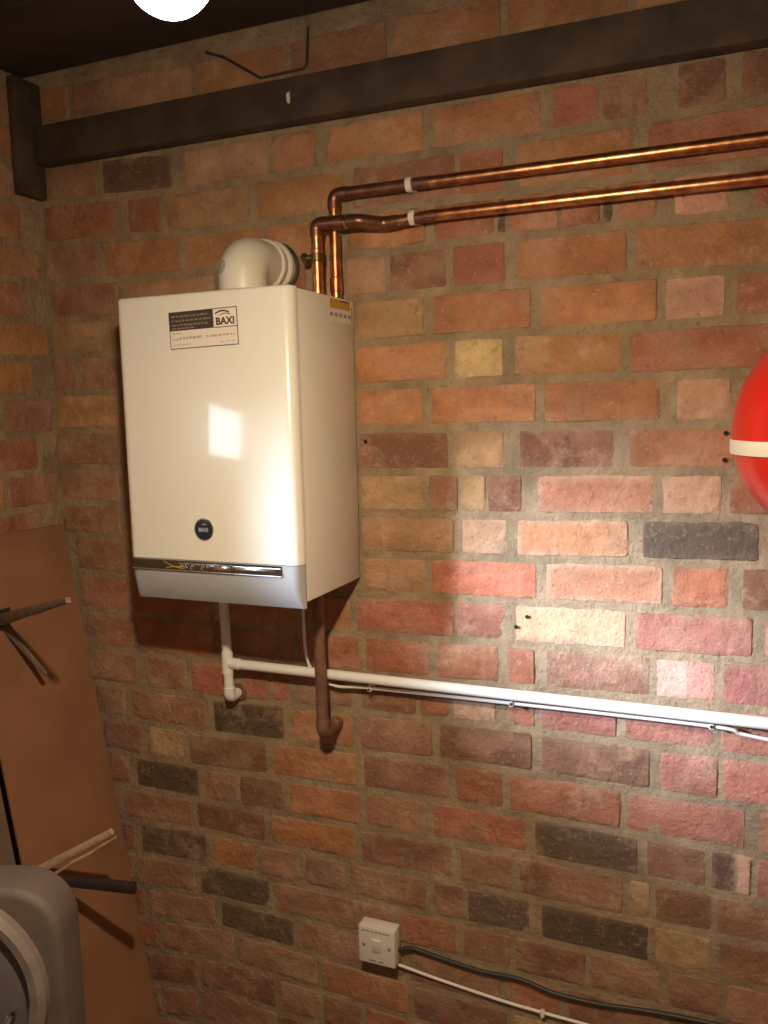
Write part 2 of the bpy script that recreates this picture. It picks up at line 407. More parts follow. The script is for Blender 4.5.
def fill_rows(x0, x1, known, rnd, kmin, kmax):
    """complete each course: the surveyed bricks, and plain bonding where nothing was read off"""
    rows = {}
    for k in range(kmin, kmax + 1):
        lst = [t for t in known.get(k, []) if t[1] > x0 + .02 and t[0] < x1 - .02]
        out = list(lst)
        edges = [(x0, x0)] + [(t[0], t[1]) for t in lst] + [(x1, x1)]
        for (a, b), (c, d) in zip(edges, edges[1:]):
            s, e = b + .014, c - .014
            if b == x0: s = x0 + .004
            if c == x1: e = x1 - .004
            while e - s > .06:
                L = .211 if rnd.random() < .72 else .098
                if k % 2 and s == x0 + .004: L = .098
                if e - s - L < .06: L = e - s
                if L > .24: L = L / 2 - .007
                low = k > 12
                code = rnd.choice('RBBMRRTBOB' if low else 'ORBTOBRMO')
                out.append((s, s + L, code)); s += L + .014
        rows[k] = sorted(out)
    return rows

XL, XR, YB, ZT = -.955, 1.9, -2.9, 2.47
rb = random.Random(11)
bm = bmesh.new(); lay = bm.verts.layers.float_color.new('brick')
T = lambda a, y, z: (a, y, z)
mortar_bed(bm, XL - .01, XR, 0, ZT, T)
for k, lst in fill_rows(XL, XR, BRICK_ROWS, rb, -3, 24).items():
    for x0, x1, c in lst:
        x0 = max(x0, XL + .002); x1 = min(x1, XR - .003)
        if bed(k + 1, x0) > .02 and bed(k, x0) < ZT - .0: brick(bm, lay, x0, x1, k, c, T, rb)
box(bm, XL - .25, XR + .2, .006, .22, -.1, ZT + .2)
for (hx, hz) in ((.206, -.899), (.184, -.921), (.559, -.544), (.558, -.591), (-.13, -.555)):   # old screw holes
    g = bmesh.ops.create_circle(bm, cap_ends=True, segments=10, radius=.0042)
    for v in g['verts']:
        v.co = Vector((hx + v.co.x, -.0066, Z0 + hz + v.co.y))
        for f in v.link_faces: f.material_index = 2
struct('wall_back', bm, [M['mortar'], M['brick'], M['hole']], smooth=True)

WIN = (-1.63, -1.19, Z0 - .51, Z0 - .21)
bm = bmesh.new(); lay = bm.verts.layers.float_color.new('brick')
T = lambda a, y, z: (XL - y, a, z)
mortar_bed(bm, YB, 0.0, 0, ZT, T, hole=WIN)
known = {k: [(-.62, -.4, 'R'), (-.385, -.175, 'O'), (-.16, -.012, rb.choice('ROBR'))] if k % 2 else [(-.5, -.29, 'R'), (-.275, -.068, rb.choice('OROB'))] for k in range(-3, 25)}
for k, lst in fill_rows(YB, 0.0, known, rb, -3, 24).items():
    for x0, x1, c in lst:
        zc = bed(k, x0) - .04
        if WIN[0] < (x0 + x1) / 2 < WIN[1] and WIN[2] < zc < WIN[3]: continue
        if WIN[0] - .1 < (x0 + x1) / 2 < WIN[1] + .1 and WIN[2] - .03 < zc < WIN[3] + .03: continue
        x1 = min(x1, -.003)
        if bed(k + 1, x0) > .02 and bed(k, x0) < ZT: brick(bm, lay, x0, x1, k, c, T, rb)
for y0, y1, z0, z1 in ((YB - .2, WIN[0], -.1, ZT + .2), (WIN[1], 0, -.1, ZT + .2), (WIN[0], WIN[1], -.1, WIN[2]), (WIN[0], WIN[1], WIN[3], ZT + .2)):
    box(bm, XL - .10, XL - .006, y0, y1, z0, z1)
struct('wall_left', bm, [M['mortar'], M['brick']], smooth=True)

# window of the left wall
bm = bmesh.new()
fy0, fy1, fz0, fz1 = WIN
for a in ((fy0, fy0 + .03, fz0, fz1), (fy1 - .03, fy1, fz0, fz1), (fy0 + .03, fy1 - .03, fz0, fz0 + .03), (fy0 + .03, fy1 - .03, fz1 - .03, fz1)):
    box(bm, XL - .08, XL - .045, a[0], a[1], a[2], a[3])
wf = struct('window_1', bm, M['frame'])
bm = bmesh.new(); box(bm, XL - .064, XL - .060, fy0 + .03, fy1 - .03, fz0 + .03, fz1 - .03)
o = link('pane', bm, glass, None, False); o.parent = wf

bm = bmesh.new(); box(bm, XL - .2, XR + .2, YB - .2, .2, -.12, 0); struct('floor', bm, M['concrete'])
bm = bmesh.new(); box(bm, XR, XR + .18, YB - .2, -.001, 0, ZT + .2); struct('wall_right', bm, M['block'])
bm = bmesh.new(); box(bm, XL, XR, YB - .18, YB, 0, ZT + .2); struct('wall_rear', bm, M['block'])
# ceiling: dark boards running along the wall, a shadow gap left at the brickwork
bm = bmesh.new()
y = -.03
while y > YB:
    w = .145
    box(bm, XL + .003, XR - .003, max(y - w, YB), y - .006, ZT + (.0 if int(y * 10) % 2 else .006), ZT + .03, .003, 1)
    y -= w
box(bm, XL - .2, XR + .2, YB - .2, .2, ZT + .03, ZT + .2)
struct('ceiling', bm, M['timber_d'])

# ------------------------------------------------------------------ roof timbers
bm = bmesh.new(); box(bm, XL + .034, XR - .002, -.046, -.005, Z0 + .083, Z0 + .166, .004, 2)  # right-hand length stands in for brick lying in shadow
solo('wall_beam', bm, M['timber'], (.4, -.02, Z0 + .083), 'long brown timber beam fixed along the brick wall below the ceiling, its right end standing in for shaded brick', 'beam')
bm = bmesh.new(); box(bm, XL + .007, XL + .03, -.088, -.008, Z0 + .012, ZT - .004, .004, 2)  # short dark upright block against the left wall
solo('corner_block', bm, M['timber'], (XL + .02, -.05, Z0 + .012), 'short dark upright block in the corner at the left end of the beam', 'timber')
bm = bmesh.new()
ctr = Vector((-.258, -.0495, Z0 + .125))
bmesh.ops.create_icosphere(bm, subdivisions=2, radius=.01)
for v in bm.verts:
    n = noise.noise(v.co * 150)
    v.co = ctr + Vector((v.co.x * (.45 + .3 * n), v.co.y * .32, v.co.z * (1.1 + .5 * n)))
solo('plaster_fleck', bm, M['plaster'], tuple(ctr), 'small white fleck of plaster stuck on the face of the timber beam', 'plaster')
bm = bmesh.new()
tube(bm, fillet([(-.475, -.006, Z0 + .262), (-.431, -.006, Z0 + .245), (-.345, -.006, Z0 + .19), (-.238, -.006, Z0 + .192), (-.232, -.006, Z0 + .268)], .012), .0028, 8)
solo('roof_cable', bm, M['cable_b'], (-.35, -.006, Z0 + .19), 'thin dark cable looping down the brick above the timber beam', 'cable')

# ------------------------------------------------------------------ hanging bulb
BX, BY, BZ = BULB_POS
lamp = thing('pendant_bulb', 'glowing bare light bulb hanging from the ceiling by a cord', 'lamp', (BX, BY, BZ))
bm = bmesh.new()
prof = [(0, -.031)] + [(.031 * math.sin(t), -.031 * math.cos(t)) for t in [math.radians(a) for a in range(8, 73, 8)]] + [(0, -.0092)]  # glowing dome cut to a low cap so less light goes upward
lathe(bm, prof, (BX, BY, BZ), seg=40)
part('bulb_glass', bm, bulb_mat, lamp)
bm = bmesh.new(); lathe(bm, [(0, -.0085), (.0296, -.0092), (.0312, -.004), (.0312, .004), (.024, .026), (.015, .044), (0, .046)], (BX, BY, BZ), seg=40)  # opaque body added to block the bulb's upward light
part('bulb_body', bm, M['flue'], lamp)
bm = bmesh.new(); lathe(bm, [(.060, .010), (.0595, .0115), (.035, .050), (.022, .062), (.020, .062), (.033, .049), (.0575, .010)], (BX, BY, BZ), seg=48)  # unseen shade, added to keep light off the upper wall and ceiling
part('added_shade', bm, M['dark'], lamp)
bm = bmesh.new(); lathe(bm, [(0, .044), (.0135, .044), (.0135, .06), (.019, .062), (.021, .07), (.021, .1), (.012, .112), (.004, .118), (0, .118)], (BX, BY, BZ), seg=32)
part('lamp_holder', bm, M['dark'], lamp)
bm = bmesh.new(); tube(bm, [(BX, BY, BZ + .115), (BX, BY, ZT - .012)], .0032, 10)
part('cord', bm, M['dark'], lamp)
bm = bmesh.new(); lathe(bm, [(0, ZT - BZ - .001), (.04, ZT - BZ - .001), (.04, ZT - BZ - .008), (.015, ZT - BZ - .024), (0, ZT - BZ - .024)], (BX, BY, BZ), seg=32)
part('ceiling_rose', bm, M['dark'], lamp)

# ------------------------------------------------------------------ boiler
bx0, bx1, bzt, bzb, byf = -.534, -.149, Z0 - .267, Z0 - .852, -.272
boiler = thing('wall_boiler', 'large white wall hung gas boiler on the brick wall', 'boiler', ((bx0 + bx1) / 2, -.13, bzb))
bm = bmesh.new()
box(bm, bx0 + .004, bx1 - .0015, -.243, -.004, bzb + .010, bzt - .003, .004, 2)
part('casing', bm, M['white_side'], boiler)

def outline(yfront, yback, x0, x1, r, n=8):
    pts = [(x0, yback)]
    for k in range(n + 1):
        t = math.pi + math.pi / 2 * k / n
        pts.append((x0 + r + r * math.cos(t), yfront + r + r * math.sin(t)))
    for k in range(n + 1):
        t = -math.pi / 2 + math.pi / 2 * k / n
        pts.append((x1 - r + r * math.cos(t), yfront + r + r * math.sin(t)))
    pts.append((x1, yback))
    return pts

def loft(bm, secs, cap=True, mi=0):
    rings = [[bm.verts.new((x, y, z)) for x, y in pts] for z, pts in secs]
    n = len(rings[0])
    for a, b in zip(rings, rings[1:]):
        for i in range(n):
            j = (i + 1) % n
            f = bm.faces.new((a[i], a[j], b[j], b[i])); f.material_index = mi
    if cap:
        bm.faces.new(rings[0]); bm.faces.new(rings[-1][::-1])
    bmesh.ops.recalc_face_normals(bm, faces=bm.faces[:])

zs = Z0 - .768    # split between cover and lower grey panel
bm = bmesh.new()
loft(bm, [(zs, outline(byf, -.246, bx0, bx1, .020)), (bzt - .006, outline(byf, -.246, bx0, bx1, .020)),
          (bzt - .002, outline(byf + .0015, -.246, bx0 + .001, bx1 - .001, .019)), (bzt, outline(byf + .005, -.246, bx0 + .004, bx1 - .004, .017))])
cover = part('front_cover', bm, M['white'], boiler)
bm = bmesh.new()
secs = []
for i in range(13):
    t = i / 12
    z = zs - .0015 - (zs - .0015 - bzb) * t
    y = byf + .001 + .018 * max(0, (t - .25) / .75) ** 2.2
    xi = .003 * max(0, (t - .35) / .65) ** 2
    secs.append((z, outline(y, -.246 + .0 * t, bx0 + .001 + xi, bx1 - .001 - xi * .3, min(.019, (-.2465 - y) * .9 if (-.2465 - y) > .004 else .003))))
secs = [(z, pts) for z, pts in secs]
loft(bm, secs)
lower = part('lower_panel', bm, M['grey_panel'], boiler, label='silver grey curved lower panel')
# display strip along the top edge of the lower panel
bm = bmesh.new()
sx0, sx1, sz0, sz1 = bx0 + .010, -.186, Z0 - .7895, Z0 - .7705
box(bm, sx0, sx1, byf - .0016, byf + .006, sz0, sz1, .001, 2)
TILT = lambda b: bmesh.ops.rotate(b, verts=b.verts, cent=(0, byf, (sz0 + sz1) / 2), matrix=Matrix.Rotation(math.radians(-12), 3, 'X'))
TILT(bm)
strip = part('display_strip', bm, M['strip'], lower, label='glossy black control strip with chrome trim')
bm = bmesh.new()
box(bm, sx0, sx1, byf - .0026, byf + .004, sz0 - .0012, sz0 + .001, .0004, 1)
box(bm, sx0 + .11, sx1 - .002, byf - .0024, byf + .002, sz1 - .0062, sz1 - .0042, .0003, 1)
box(bm, sx0 + .19, sx0 + .235, byf - .0032, byf + .002, sz0 + .0045, sz1 - .0045, .0014, 2)
box(bm, sx0 + .238, sx0 + .325, byf - .0032, byf + .002, sz0 + .006, sz1 - .006, .0012, 2)
TILT(bm); part('chrome_trim', bm, M['chrome'], lower)
bm = bmesh.new()   # printed sweeping arcs and small symbols
def ribbon(bm, pts, w, y, mi=0):
    vs = []
    for i, (x, z) in enumerate(pts):
        a = pts[max(i - 1, 0)]; b = pts[min(i + 1, len(pts) - 1)]
        d = Vector((b[0] - a[0], b[1] - a[1])).normalized(); n = Vector((-d.y, d.x)) * w / 2
        vs.append((bm.verts.new((x + n.x, y, z + n.y)), bm.verts.new((x - n.x, y, z - n.y))))
    for (a, b), (c, d) in zip(vs, vs[1:]):
        f = bm.faces.new((a, b, d, c)); f.material_index = mi
zc = (sz0 + sz1) / 2
ribbon(bm, [(sx0 + .075 + .05 * t, zc + .0075 - .013 * (2 * t - t * t)) for t in [i / 10 for i in range(11)]], .0012, byf - .0019, 0)
ribbon(bm, [(sx0 + .082 + .05 * t, zc - .0055 + .010 * t * (1.2 - t)) for t in [i / 10 for i in range(11)]], .0012, byf - .0019, 0)
for i, cx in enumerate((.118, .130, .142, .153, .166, .178)):
    cz = zc + (.002 if i % 2 else -.002)
    ribbon(bm, [(sx0 + cx + .0035 * math.cos(t), cz + .0035 * math.sin(t)) for t in [j * math.pi / 5 for j in range(9 if i != 3 else 6)]], .0011, byf - .0019, 1)
TILT(bm); part('symbols', bm, [M['yellow'], M['badge_l']], lower, smooth=False)

def text_mesh(bm, s, x, y, z, size, bold=0, mi=0, sx=1.0, shear=0):
    cu = bpy.data.curves.new('t', 'FONT'); cu.body = s; cu.size = size; cu.align_x = 'CENTER'; cu.align_y = 'CENTER'
    cu.offset = bold; cu.extrude = 0; cu.shear = shear; cu.resolution_u = 2
    ob = bpy.data.objects.new('t', cu); col.objects.link(ob)
    dg = bpy.context.evaluated_depsgraph_get(); dg.update()
    me = ob.evaluated_get(dg).to_mesh()
    vs = [bm.verts.new((x + v.co.x * sx, y, z + v.co.y)) for v in me.vertices]
    for p in me.polygons:
        try:
            f = bm.faces.new([vs[i] for i in p.vertices]); f.material_index = mi
        except ValueError: pass
    ob.evaluated_get(dg).to_mesh_clear()
    bpy.data.objects.remove(ob); bpy.data.curves.remove(cu)

# advice sticker, stuck on slightly askew
def quad(bm, x0, x1, z0, z1, y, mi): 
    f = bm.faces.new([bm.verts.new(p) for p in ((x0, y, z0), (x1, y, z0), (x1, y, z1), (x0, y, z1))]); f.material_index = mi
bm = bmesh.new()
W, H = .149, .068
yy = byf - .0004
box(bm, -W / 2, W / 2, yy, yy + .0005, -H / 2, H / 2, mi=1)
e = .0016
quad(bm, -W / 2 + e, W / 2 - e, -H / 2 + e, H / 2 - e, yy - .0001, 0)
quad(bm, -W / 2 + e, .0235, -.0005, H / 2 - e, yy - .0002, 1)
quad(bm, .0235, W / 2 - e, -.0012, .0002, yy - .0002, 1)
text_mesh(bm, 'BAXI', .0485, yy - .0003, .0095, .0180, .0007, 1, 1.02)
ribbon(bm, [(.028 + .03 * t, .024 + .0045 * math.sin(t * 3.0)) for t in [i / 10 for i in range(11)]], .0028, yy - .0003, 1)
ribbon(bm, [(.038 + .022 * t, .0205 + .003 * math.sin(t * 3.0)) for t in [i / 10 for i in range(11)]], .0016, yy - .0003, 1)
rs = random.Random(5)
def textline(x0, x1, z, h, mi):
    x = x0
    while x < x1:
        w = rs.uniform(.004, .011); w = min(w, x1 - x)
        xx = x
        while xx < x + w - .0006:
            quad(bm, xx, xx + .00095, z - h / 2 * rs.uniform(.55, 1), z + h / 2 * rs.uniform(.55, 1), yy - .0004, mi); xx += .0015
        x += w + .0022
for z, x1 in ((.0255, .012), (.0175, .018), (.0095, .012), (.0035, -.02)): textline(-.068, x1, z, .0038, 3)
textline(-.068, -.045, -.0055, .003, 2)
textline(-.068, -.05, -.0165, .003, 2); textline(-.052, -.004, -.0145, .0062, 2); textline(.006, .068, -.0145, .0048, 2)
textline(-.068, -.03, -.0262, .0022, 2); textline(.035, .068, -.0262, .0022, 2)
bmesh.ops.rotate(bm, verts=bm.verts, cent=(0, 0, 0), matrix=Matrix.Rotation(math.radians(-1.2), 3, 'Y'))
bmesh.ops.translate(bm, verts=bm.verts, vec=(-.332, 0, Z0 - .334))
part('advice_sticker', bm, [M['paper'], M['ink'], M['ink_soft'], M['ink_light']], boiler, smooth=False, label='black and white advice sticker')
# badge
bm = bmesh.new(); bc = (-.351, byf, Z0 - .707)
lathe(bm, [(.0215, 0), (.0215, .002), (.019, .0028), (.0188, .0012), (0, .0012)], bc, (0, -1, 0), 40)
badge = part('badge_ring', bm, M['chrome'], boiler)
bm = bmesh.new(); lathe(bm, [(.0187, 0), (.0187, .0022), (.014, .003), (0, .0033)], bc, (0, -1, 0), 40)
part('badge_face', bm, M['badge'], badge, label='dark blue badge face')
bm = bmesh.new(); text_mesh(bm, 'BAXI', bc[0], byf - .0038, bc[2] - .001, .0098, .0004, 0)
ribbon(bm, [(bc[0] - .002 + .009 * t, bc[2] + .0085 + .002 * math.sin(3 * t)) for t in [i / 6 for i in range(7)]], .0014, byf - .0037)
part('badge_lettering', bm, M['badge_l'], badge, smooth=False)
# rating label on the right side
bm = bmesh.new(); X = bx1 + .0004 - .0015
def quadx(y0, y1, z0, z1, x, mi):
    f = bm.faces.new([bm.verts.new(p) for p in ((x, y0, z0), (x, y1, z0), (x, y1, z1), (x, y0, z1))]); f.material_index = mi
quadx(-.120, -.008, Z0 - .318, Z0 - .272, X, 1)
quadx(-.113, -.022, Z0 - .293, Z0 - .275, X + .0002, 0)
quadx(-.068, -.03, Z0 - .278, Z0 - .2755, X + .0004, 2)
quadx(-.018, -.012, Z0 - .315, Z0 - .285, X + .0002, 0)
for i in range(5): quadx(-.113 + .02 * i, -.1 + .02 * i, Z0 - .308, Z0 - .301, X + .0002, 3)
part('rating_label', bm, [M['yellow'], M['white_side'], M['ink'], M['ink_light']], boiler, smooth=False, label='small yellow and white rating label')

# ------------------------------------------------------------------ flue elbow
flue = thing('flue_elbow', 'round white flue elbow on top of the boiler, turning into the brick wall', 'flue', (-.318, -.138, bzt))
fx, fz = -.325, Z0 - .193
bm = bmesh.new()
tube(bm, fillet([(fx, -.138, bzt + .001), (fx, -.138, fz), (fx, .02, fz)], .052, 14), .0475, 40)
body = part('elbow', bm, M['flue'], flue)
bm = bmesh.new()
collar(bm, (fx, -.058, fz), (0, 1, 0), .012, .0525, 40, round_=.003)
part('collar', bm, M['flue'], flue)
bm = bmesh.new(); collar(bm, (fx, -.030, fz), (0, 1, 0), .014, .0535, 40, round_=.004)
part('collar', bm, M['flue'], flue)
bm = bmesh.new(); collar(bm, (fx, -.138, bzt + .008), (0, 0, 1), .015, .0495, 40, round_=.003)
part('base_collar', bm, M['flue'], flue)
bm = bmesh.new()
lathe(bm, [(.054, 0), (.054, .004), (.047, .006), (.047, 0)], (fx, -.004, fz), (0, -1, 0), 40)
part('wall_seal', bm, M['dark'], flue)
bm = bmesh.new()
d = Vector((-.50, -.86, .05)).normalized(); c = Vector((fx, -.135, Z0 - .212)) + d * .043
lathe(bm, [(0, 0), (.013, 0), (.013, .009), (.0115, .0105), (.0115, .0105), (0, .0115)], c, d, 24)
part('test_point_cap', bm, M['rubber'], flue, label='grey test point cap')

# ------------------------------------------------------------------ copper heating pipes
XE = XR + .01
def pipe_thing(name, label, cat, loc, group=None): return thing(name, label, cat, loc, group)
up = pipe_thing('copper_pipe', 'upper copper pipe under the beam, bending down behind the boiler', 'pipe', (-.17, -.04, Z0 - .064))
bm = bmesh.new()
tube(bm, fillet([(-.1725, -.036, bzt - .03), (-.1725, -.036, Z0 - .066), (XE - .012, -.036, Z0 - .066)], .012, 8), .011, 24)
part('tube', bm, M['copper'], up)
bm = bmesh.new()
tube(bm, fillet([(-.1725, -.036, Z0 - .094), (-.1725, -.036, Z0 - .066), (-.142, -.036, Z0 - .066)], .0135, 8), .0128, 24)
part('elbow_fitting', bm, M['copper_d'], up, label='dull brown elbow fitting')
bm = bmesh.new(); collar(bm, (-.1725, -.036, Z0 - .240), (0, 0, 1), .03, .0127, 24)
part('coupling', bm, M['copper'], up)
bm = bmesh.new(); tube(bm, [(-.1415, -.036, Z0 - .066), (.03, -.036, Z0 - .066)], .0116, 24)
part('tarnished_length', bm, M['copper_d'], up, label='dull tarnished length beside the elbow')

lo = pipe_thing('copper_pipe', 'lower copper pipe with brass drain cock, crossing in front of the other pipe', 'pipe', (-.19, -.07, Z0 - .126))
path = [(-.196, -.070, bzt - .03), (-.196, -.070, Z0 - .126), (-.104, -.070, Z0 - .129), (-.068, -.040, Z0 - .133), (.02, -.036, Z0 - .1275), (XE - .012, -.036, Z0 - .1275)]
bm = bmesh.new(); tube(bm, fillet(path, [0, .012, .02, .03, .03, 0], 8), .011, 24)
part('tube', bm, M['copper'], lo)
bm = bmesh.new(); tube(bm, fillet([(-.196, -.070, Z0 - .150), (-.196, -.070, Z0 - .126), (-.135, -.070, Z0 - .128)], .0135, 8), .0132, 24)
part('elbow_fitting', bm, M['copper_d'], lo, label='dull brown elbow fitting')
bm = bmesh.new(); tube(bm, fillet([(-.128, -.070, Z0 - .128), (-.104, -.070, Z0 - .129), (-.066, -.039, Z0 - .133), (-.035, -.037, Z0 - .131)], [0, .02, .03, 0], 8), .0130, 24)
part('offset_fitting', bm, M['copper_d'], lo, label='dull offset fitting')
bm = bmesh.new(); collar(bm, (-.1315, -.070, Z0 - .128), (1, 0, 0), .006, .0138, 24)
part('solder_ring', bm, M['solder'], lo, label='bright brass coloured ring')
bm = bmesh.new(); tube(bm, [(-.034, -.037, Z0 - .131), (.04, -.036, Z0 - .1275)], .0116, 24)
part('tarnished_length', bm, M['copper_d'], lo)
bm = bmesh.new(); collar(bm, (-.196, -.070, Z0 - .180), (0, 0, 1), .012, .0127, 24)
part('solder_ring', bm, M['copper'], lo)
bm = bmesh.new()
tube(bm, [(-.196, -.070, Z0 - .190), (-.222, -.076, Z0 - .190)], .0062, 16)
collar(bm, (-.196, -.070, Z0 - .190), (0, 0, 1), .018, .0130, 24)
ck = part('drain_cock', bm, M['brass'], lo, label='small dark brass drain cock')
bm = bmesh.new(); collar(bm, (-.221, -.0758, Z0 - .190), (-.97, -.22, 0), .010, .0105, 6)
part('hex_cap', bm, M['brass'], ck)

def pipe_clip(x, z, label, y=-.036):
    t = thing('pipe_clip', label, 'clip', (x, y, z), 'white clips on the copper pipes')
    bm = bmesh.new(); collar(bm, (x, y, z), (1, 0, 0), .0125, .0142, 24)
    part('ring', bm, M['clip'], t)
    bm = bmesh.new(); box(bm, x - .006, x + .006, y + .012, -.0052, z - .010, z + .010, .001, 1)
    part('foot', bm, M['clip'], t)
pipe_clip(-.011, Z0 - .066, 'white plastic clip on the upper copper pipe, above its twin')
pipe_clip(-.006, Z0 - .1275, 'white plastic clip on the lower copper pipe, below its twin')

# ------------------------------------------------------------------ condensate pipe
cp = pipe_thing('waste_pipe', 'white plastic waste pipe running from under the boiler along the wall', 'pipe', (-.465, -.042, Z0 - 1.05))
px, py = -.4655, -.042
bm = bmesh.new(); tube(bm, fillet([(px - .006, py, bzb + .008), (px, py, Z0 - 1.126), (px, -.003, Z0 - 1.126)], .02, 10), .0108, 24)
part('drop_tube', bm, M['pvc'], cp)
bm = bmesh.new(); tube(bm, [(px, py, Z0 - 1.047), (XE - .012, py, Z0 - 1.050)], .0108, 24)
part('long_tube', bm, M['pvc'], cp)
bm = bmesh.new(); collar(bm, (px - .002, py, Z0 - 1.047), (0, 0, 1), .05, .0128, 24); collar(bm, (px + .018, py, Z0 - 1.047), (1, 0, 0), .028, .0126, 24)
part('tee_fitting', bm, M['pvc'], cp)
bm = bmesh.new(); tube(bm, fillet([(px, py, Z0 - 1.103), (px, py, Z0 - 1.126), (px, -.016, Z0 - 1.126)], .016, 10), .0128, 24)
part('elbow_fitting', bm, M['pvc'], cp)
bm = bmesh.new(); lathe(bm, [(.021, 0), (.019, .004), (.0108, .005)], (px, -.004, Z0 - 1.126), (0, -1, 0), 24)
part('wall_seal', bm, M['gas'], cp, label='brown ring of sealant')

gp = pipe_thing('gas_pipe', 'short brown copper gas pipe dropping from the boiler and elbowing into the wall', 'pipe', (-.208, -.075, Z0 - 1.166))
gx, gy = -.2150, -.075
bm = bmesh.new(); tube(bm, fillet([(gx - .003, gy, bzb + .008), (gx, gy, Z0 - 1.166), (gx, .0, Z0 - 1.166)], .014, 8), .0125, 24)
part('tube', bm, M['gas'], gp)
bm = bmesh.new(); tube(bm, fillet([(gx, gy, Z0 - 1.136), (gx, gy, Z0 - 1.166), (gx, -.043, Z0 - 1.166)], .016, 8), .0145, 24)
part('elbow_fitting', bm, M['gas'], gp)
bm = bmesh.new(); collar(bm, (gx, -.018, Z0 - 1.166), (0, 1, 0), .02, .0142, 24)
part('sleeve', bm, M['gas'], gp)

# ------------------------------------------------------------------ cables
def smooth_path(pts, n=8):
    P = [Vector(p) for p in pts]; P = [2 * P[0] - P[1]] + P + [2 * P[-1] - P[-2]]
    out = []
    for i in range(1, len(P) - 2):
        a, b, c, d = P[i - 1:i + 3]
        for k in range(n):
            t = k / n
            out.append(.5 * ((2 * b) + (c - a) * t + (2 * a - 5 * b + 4 * c - d) * t * t + (3 * b - a - 3 * c + d) * t ** 3))
    out.append(P[-2]); return out
bm = bmesh.new()
tube(bm, smooth_path([(-.272, -.04, bzb + .008), (-.274, -.036, Z0 - .95), (-.272, -.030, Z0 - 1.02), (-.252, -.026, Z0 - 1.060), (-.205, -.024, Z0 - 1.078), (-.126, -.024, Z0 - 1.074), (.18, -.026, Z0 - 1.071), (.545, -.026, Z0 - 1.071), (.60, -.020, Z0 - 1.081), (.70, -.012, Z0 - 1.094), (1.1, -.01, Z0 - 1.13), (XR - .01, -.01, Z0 - 1.14)]), .0034, 12)
solo('white_cable', bm, M['cable_w'], (-.126, -.02, Z0 - 1.069), 'thin white cable clipped along the underside of the white waste pipe', 'cable')
for x, z, lab in ((-.126, 1.064, 'small nail clip on the white pipe nearest the brown gas pipe'), (.179, 1.061, 'small nail clip on the white pipe, middle one of three'), (.548, 1.060, 'small nail clip on the white pipe, rightmost, where the cable splits off')):
    t = thing('nail_clip', lab, 'clip', (x, -.02, Z0 - z), 'nail clips on the white pipe')
    bm = bmesh.new(); box(bm, x - .0045, x + .0045, -.032, -.0045, Z0 - z - .016, Z0 - z - .004, .002, 2); part('hook', bm, M['clip_g'], t)
    bm = bmesh.new(); lathe(bm, [(0, 0), (.0032, 0), (.0032, .001), (0, .0022)], (x, -.0318, Z0 - z - .010), (0, -1, 0), 12); part('nail_head', bm, M['chrome'], t)
bm = bmesh.new()
tube(bm, smooth_path([(-.086, -.018, Z0 - 1.665), (-.05, -.012, Z0 - 1.655), (-.014, -.0095, Z0 - 1.660), (.10, -.0105, Z0 - 1.670), (.19, -.0095, Z0 - 1.668), (.26, -.0105, Z0 - 1.680), (.354, -.0095, Z0 - 1.680), (.446, -.0095, Z0 - 1.670), (.565, -.0095, Z0 - 1.664), (.8, -.0095, Z0 - 1.66), (XR - .01, -.0095, Z0 - 1.65)]), .0046, 12)
solo('black_cable', bm, M['cable_b'], (-.06, -.0095, Z0 - 1.66), 'black cable running right from the switch box across the bricks', 'cable')
bm = bmesh.new()
tube(bm, smooth_path([(-.090, -.016, Z0 - 1.697), (-.06, -.0115, Z0 - 1.704), (.012, -.0095, Z0 - 1.714), (.145, -.0095, Z0 - 1.726), (.237, -.0095, Z0 - 1.730), (.36, -.0095, Z0 - 1.733), (.6, -.0095, Z0 - 1.74), (XR - .01, -.0095, Z0 - 1.75)]), .0033, 12)
solo('white_cable', bm, M['cable_w'], (.0, -.0095, Z0 - 1.71), 'thin white cable sagging right from the bottom of the switch box', 'cable')
t = thing('nail_clip', 'tiny white nail clip on the low cable right of the switch box', 'clip', (.237, -.01, Z0 - 1.73))
bm = bmesh.new(); box(bm, .2325, .2415, -.0145, -.0045, Z0 - 1.738, Z0 - 1.724, .002, 2); part('hook', bm, M['clip'], t)
bm = bmesh.new(); lathe(bm, [(0, 0), (.003, 0), (.003, .001), (0, .002)], (.237, -.0143, Z0 - 1.7355), (0, -1, 0), 12); part('nail_head', bm, M['clip'], t)

# ------------------------------------------------------------------ fused switch box
sb = thing('switch_box', 'small square white switch box with a rocker low on the brick wall', 'switch', (-.12, -.02, Z0 - 1.69))
u0, u1, w0, w1 = -.1635, -.0775, Z0 - 1.6935, Z0 - 1.6075
bm = bmesh.new(); box(bm, u0 + .0005, u1 - .0005, -.031, -.0052, w0 + .0005, w1 - .0005, .003, 3); part('back_box', bm, M['fcu'], sb)
bm = bmesh.new(); box(bm, u0, u1, -.040, -.0312, w0, w1, .003, 3); fp = part('front_plate', bm, M['fcu'], sb)
mx, mz = (u0 + u1) / 2, (w0 + w1) / 2
bm = bmesh.new(); box(bm, mx - .011, mx + .011, -.0435, -.038, mz - .013, mz + .017, .0018, 2, rot=Matrix.Rotation(math.radians(5), 3, 'X'), piv=(mx, -.041, mz)); part('rocker', bm, M['fcu'], fp)
for sx_ in (-1, 1):
    bm = bmesh.new(); lathe(bm, [(0, 0), (.0036, 0), (.0036, .0012), (.003, .0016), (0, .0016)], (mx + sx_ * .030, -.0398, mz), (0, -1, 0), 16); part('screw', bm, M['ink_soft'], fp, label='dark screw head')
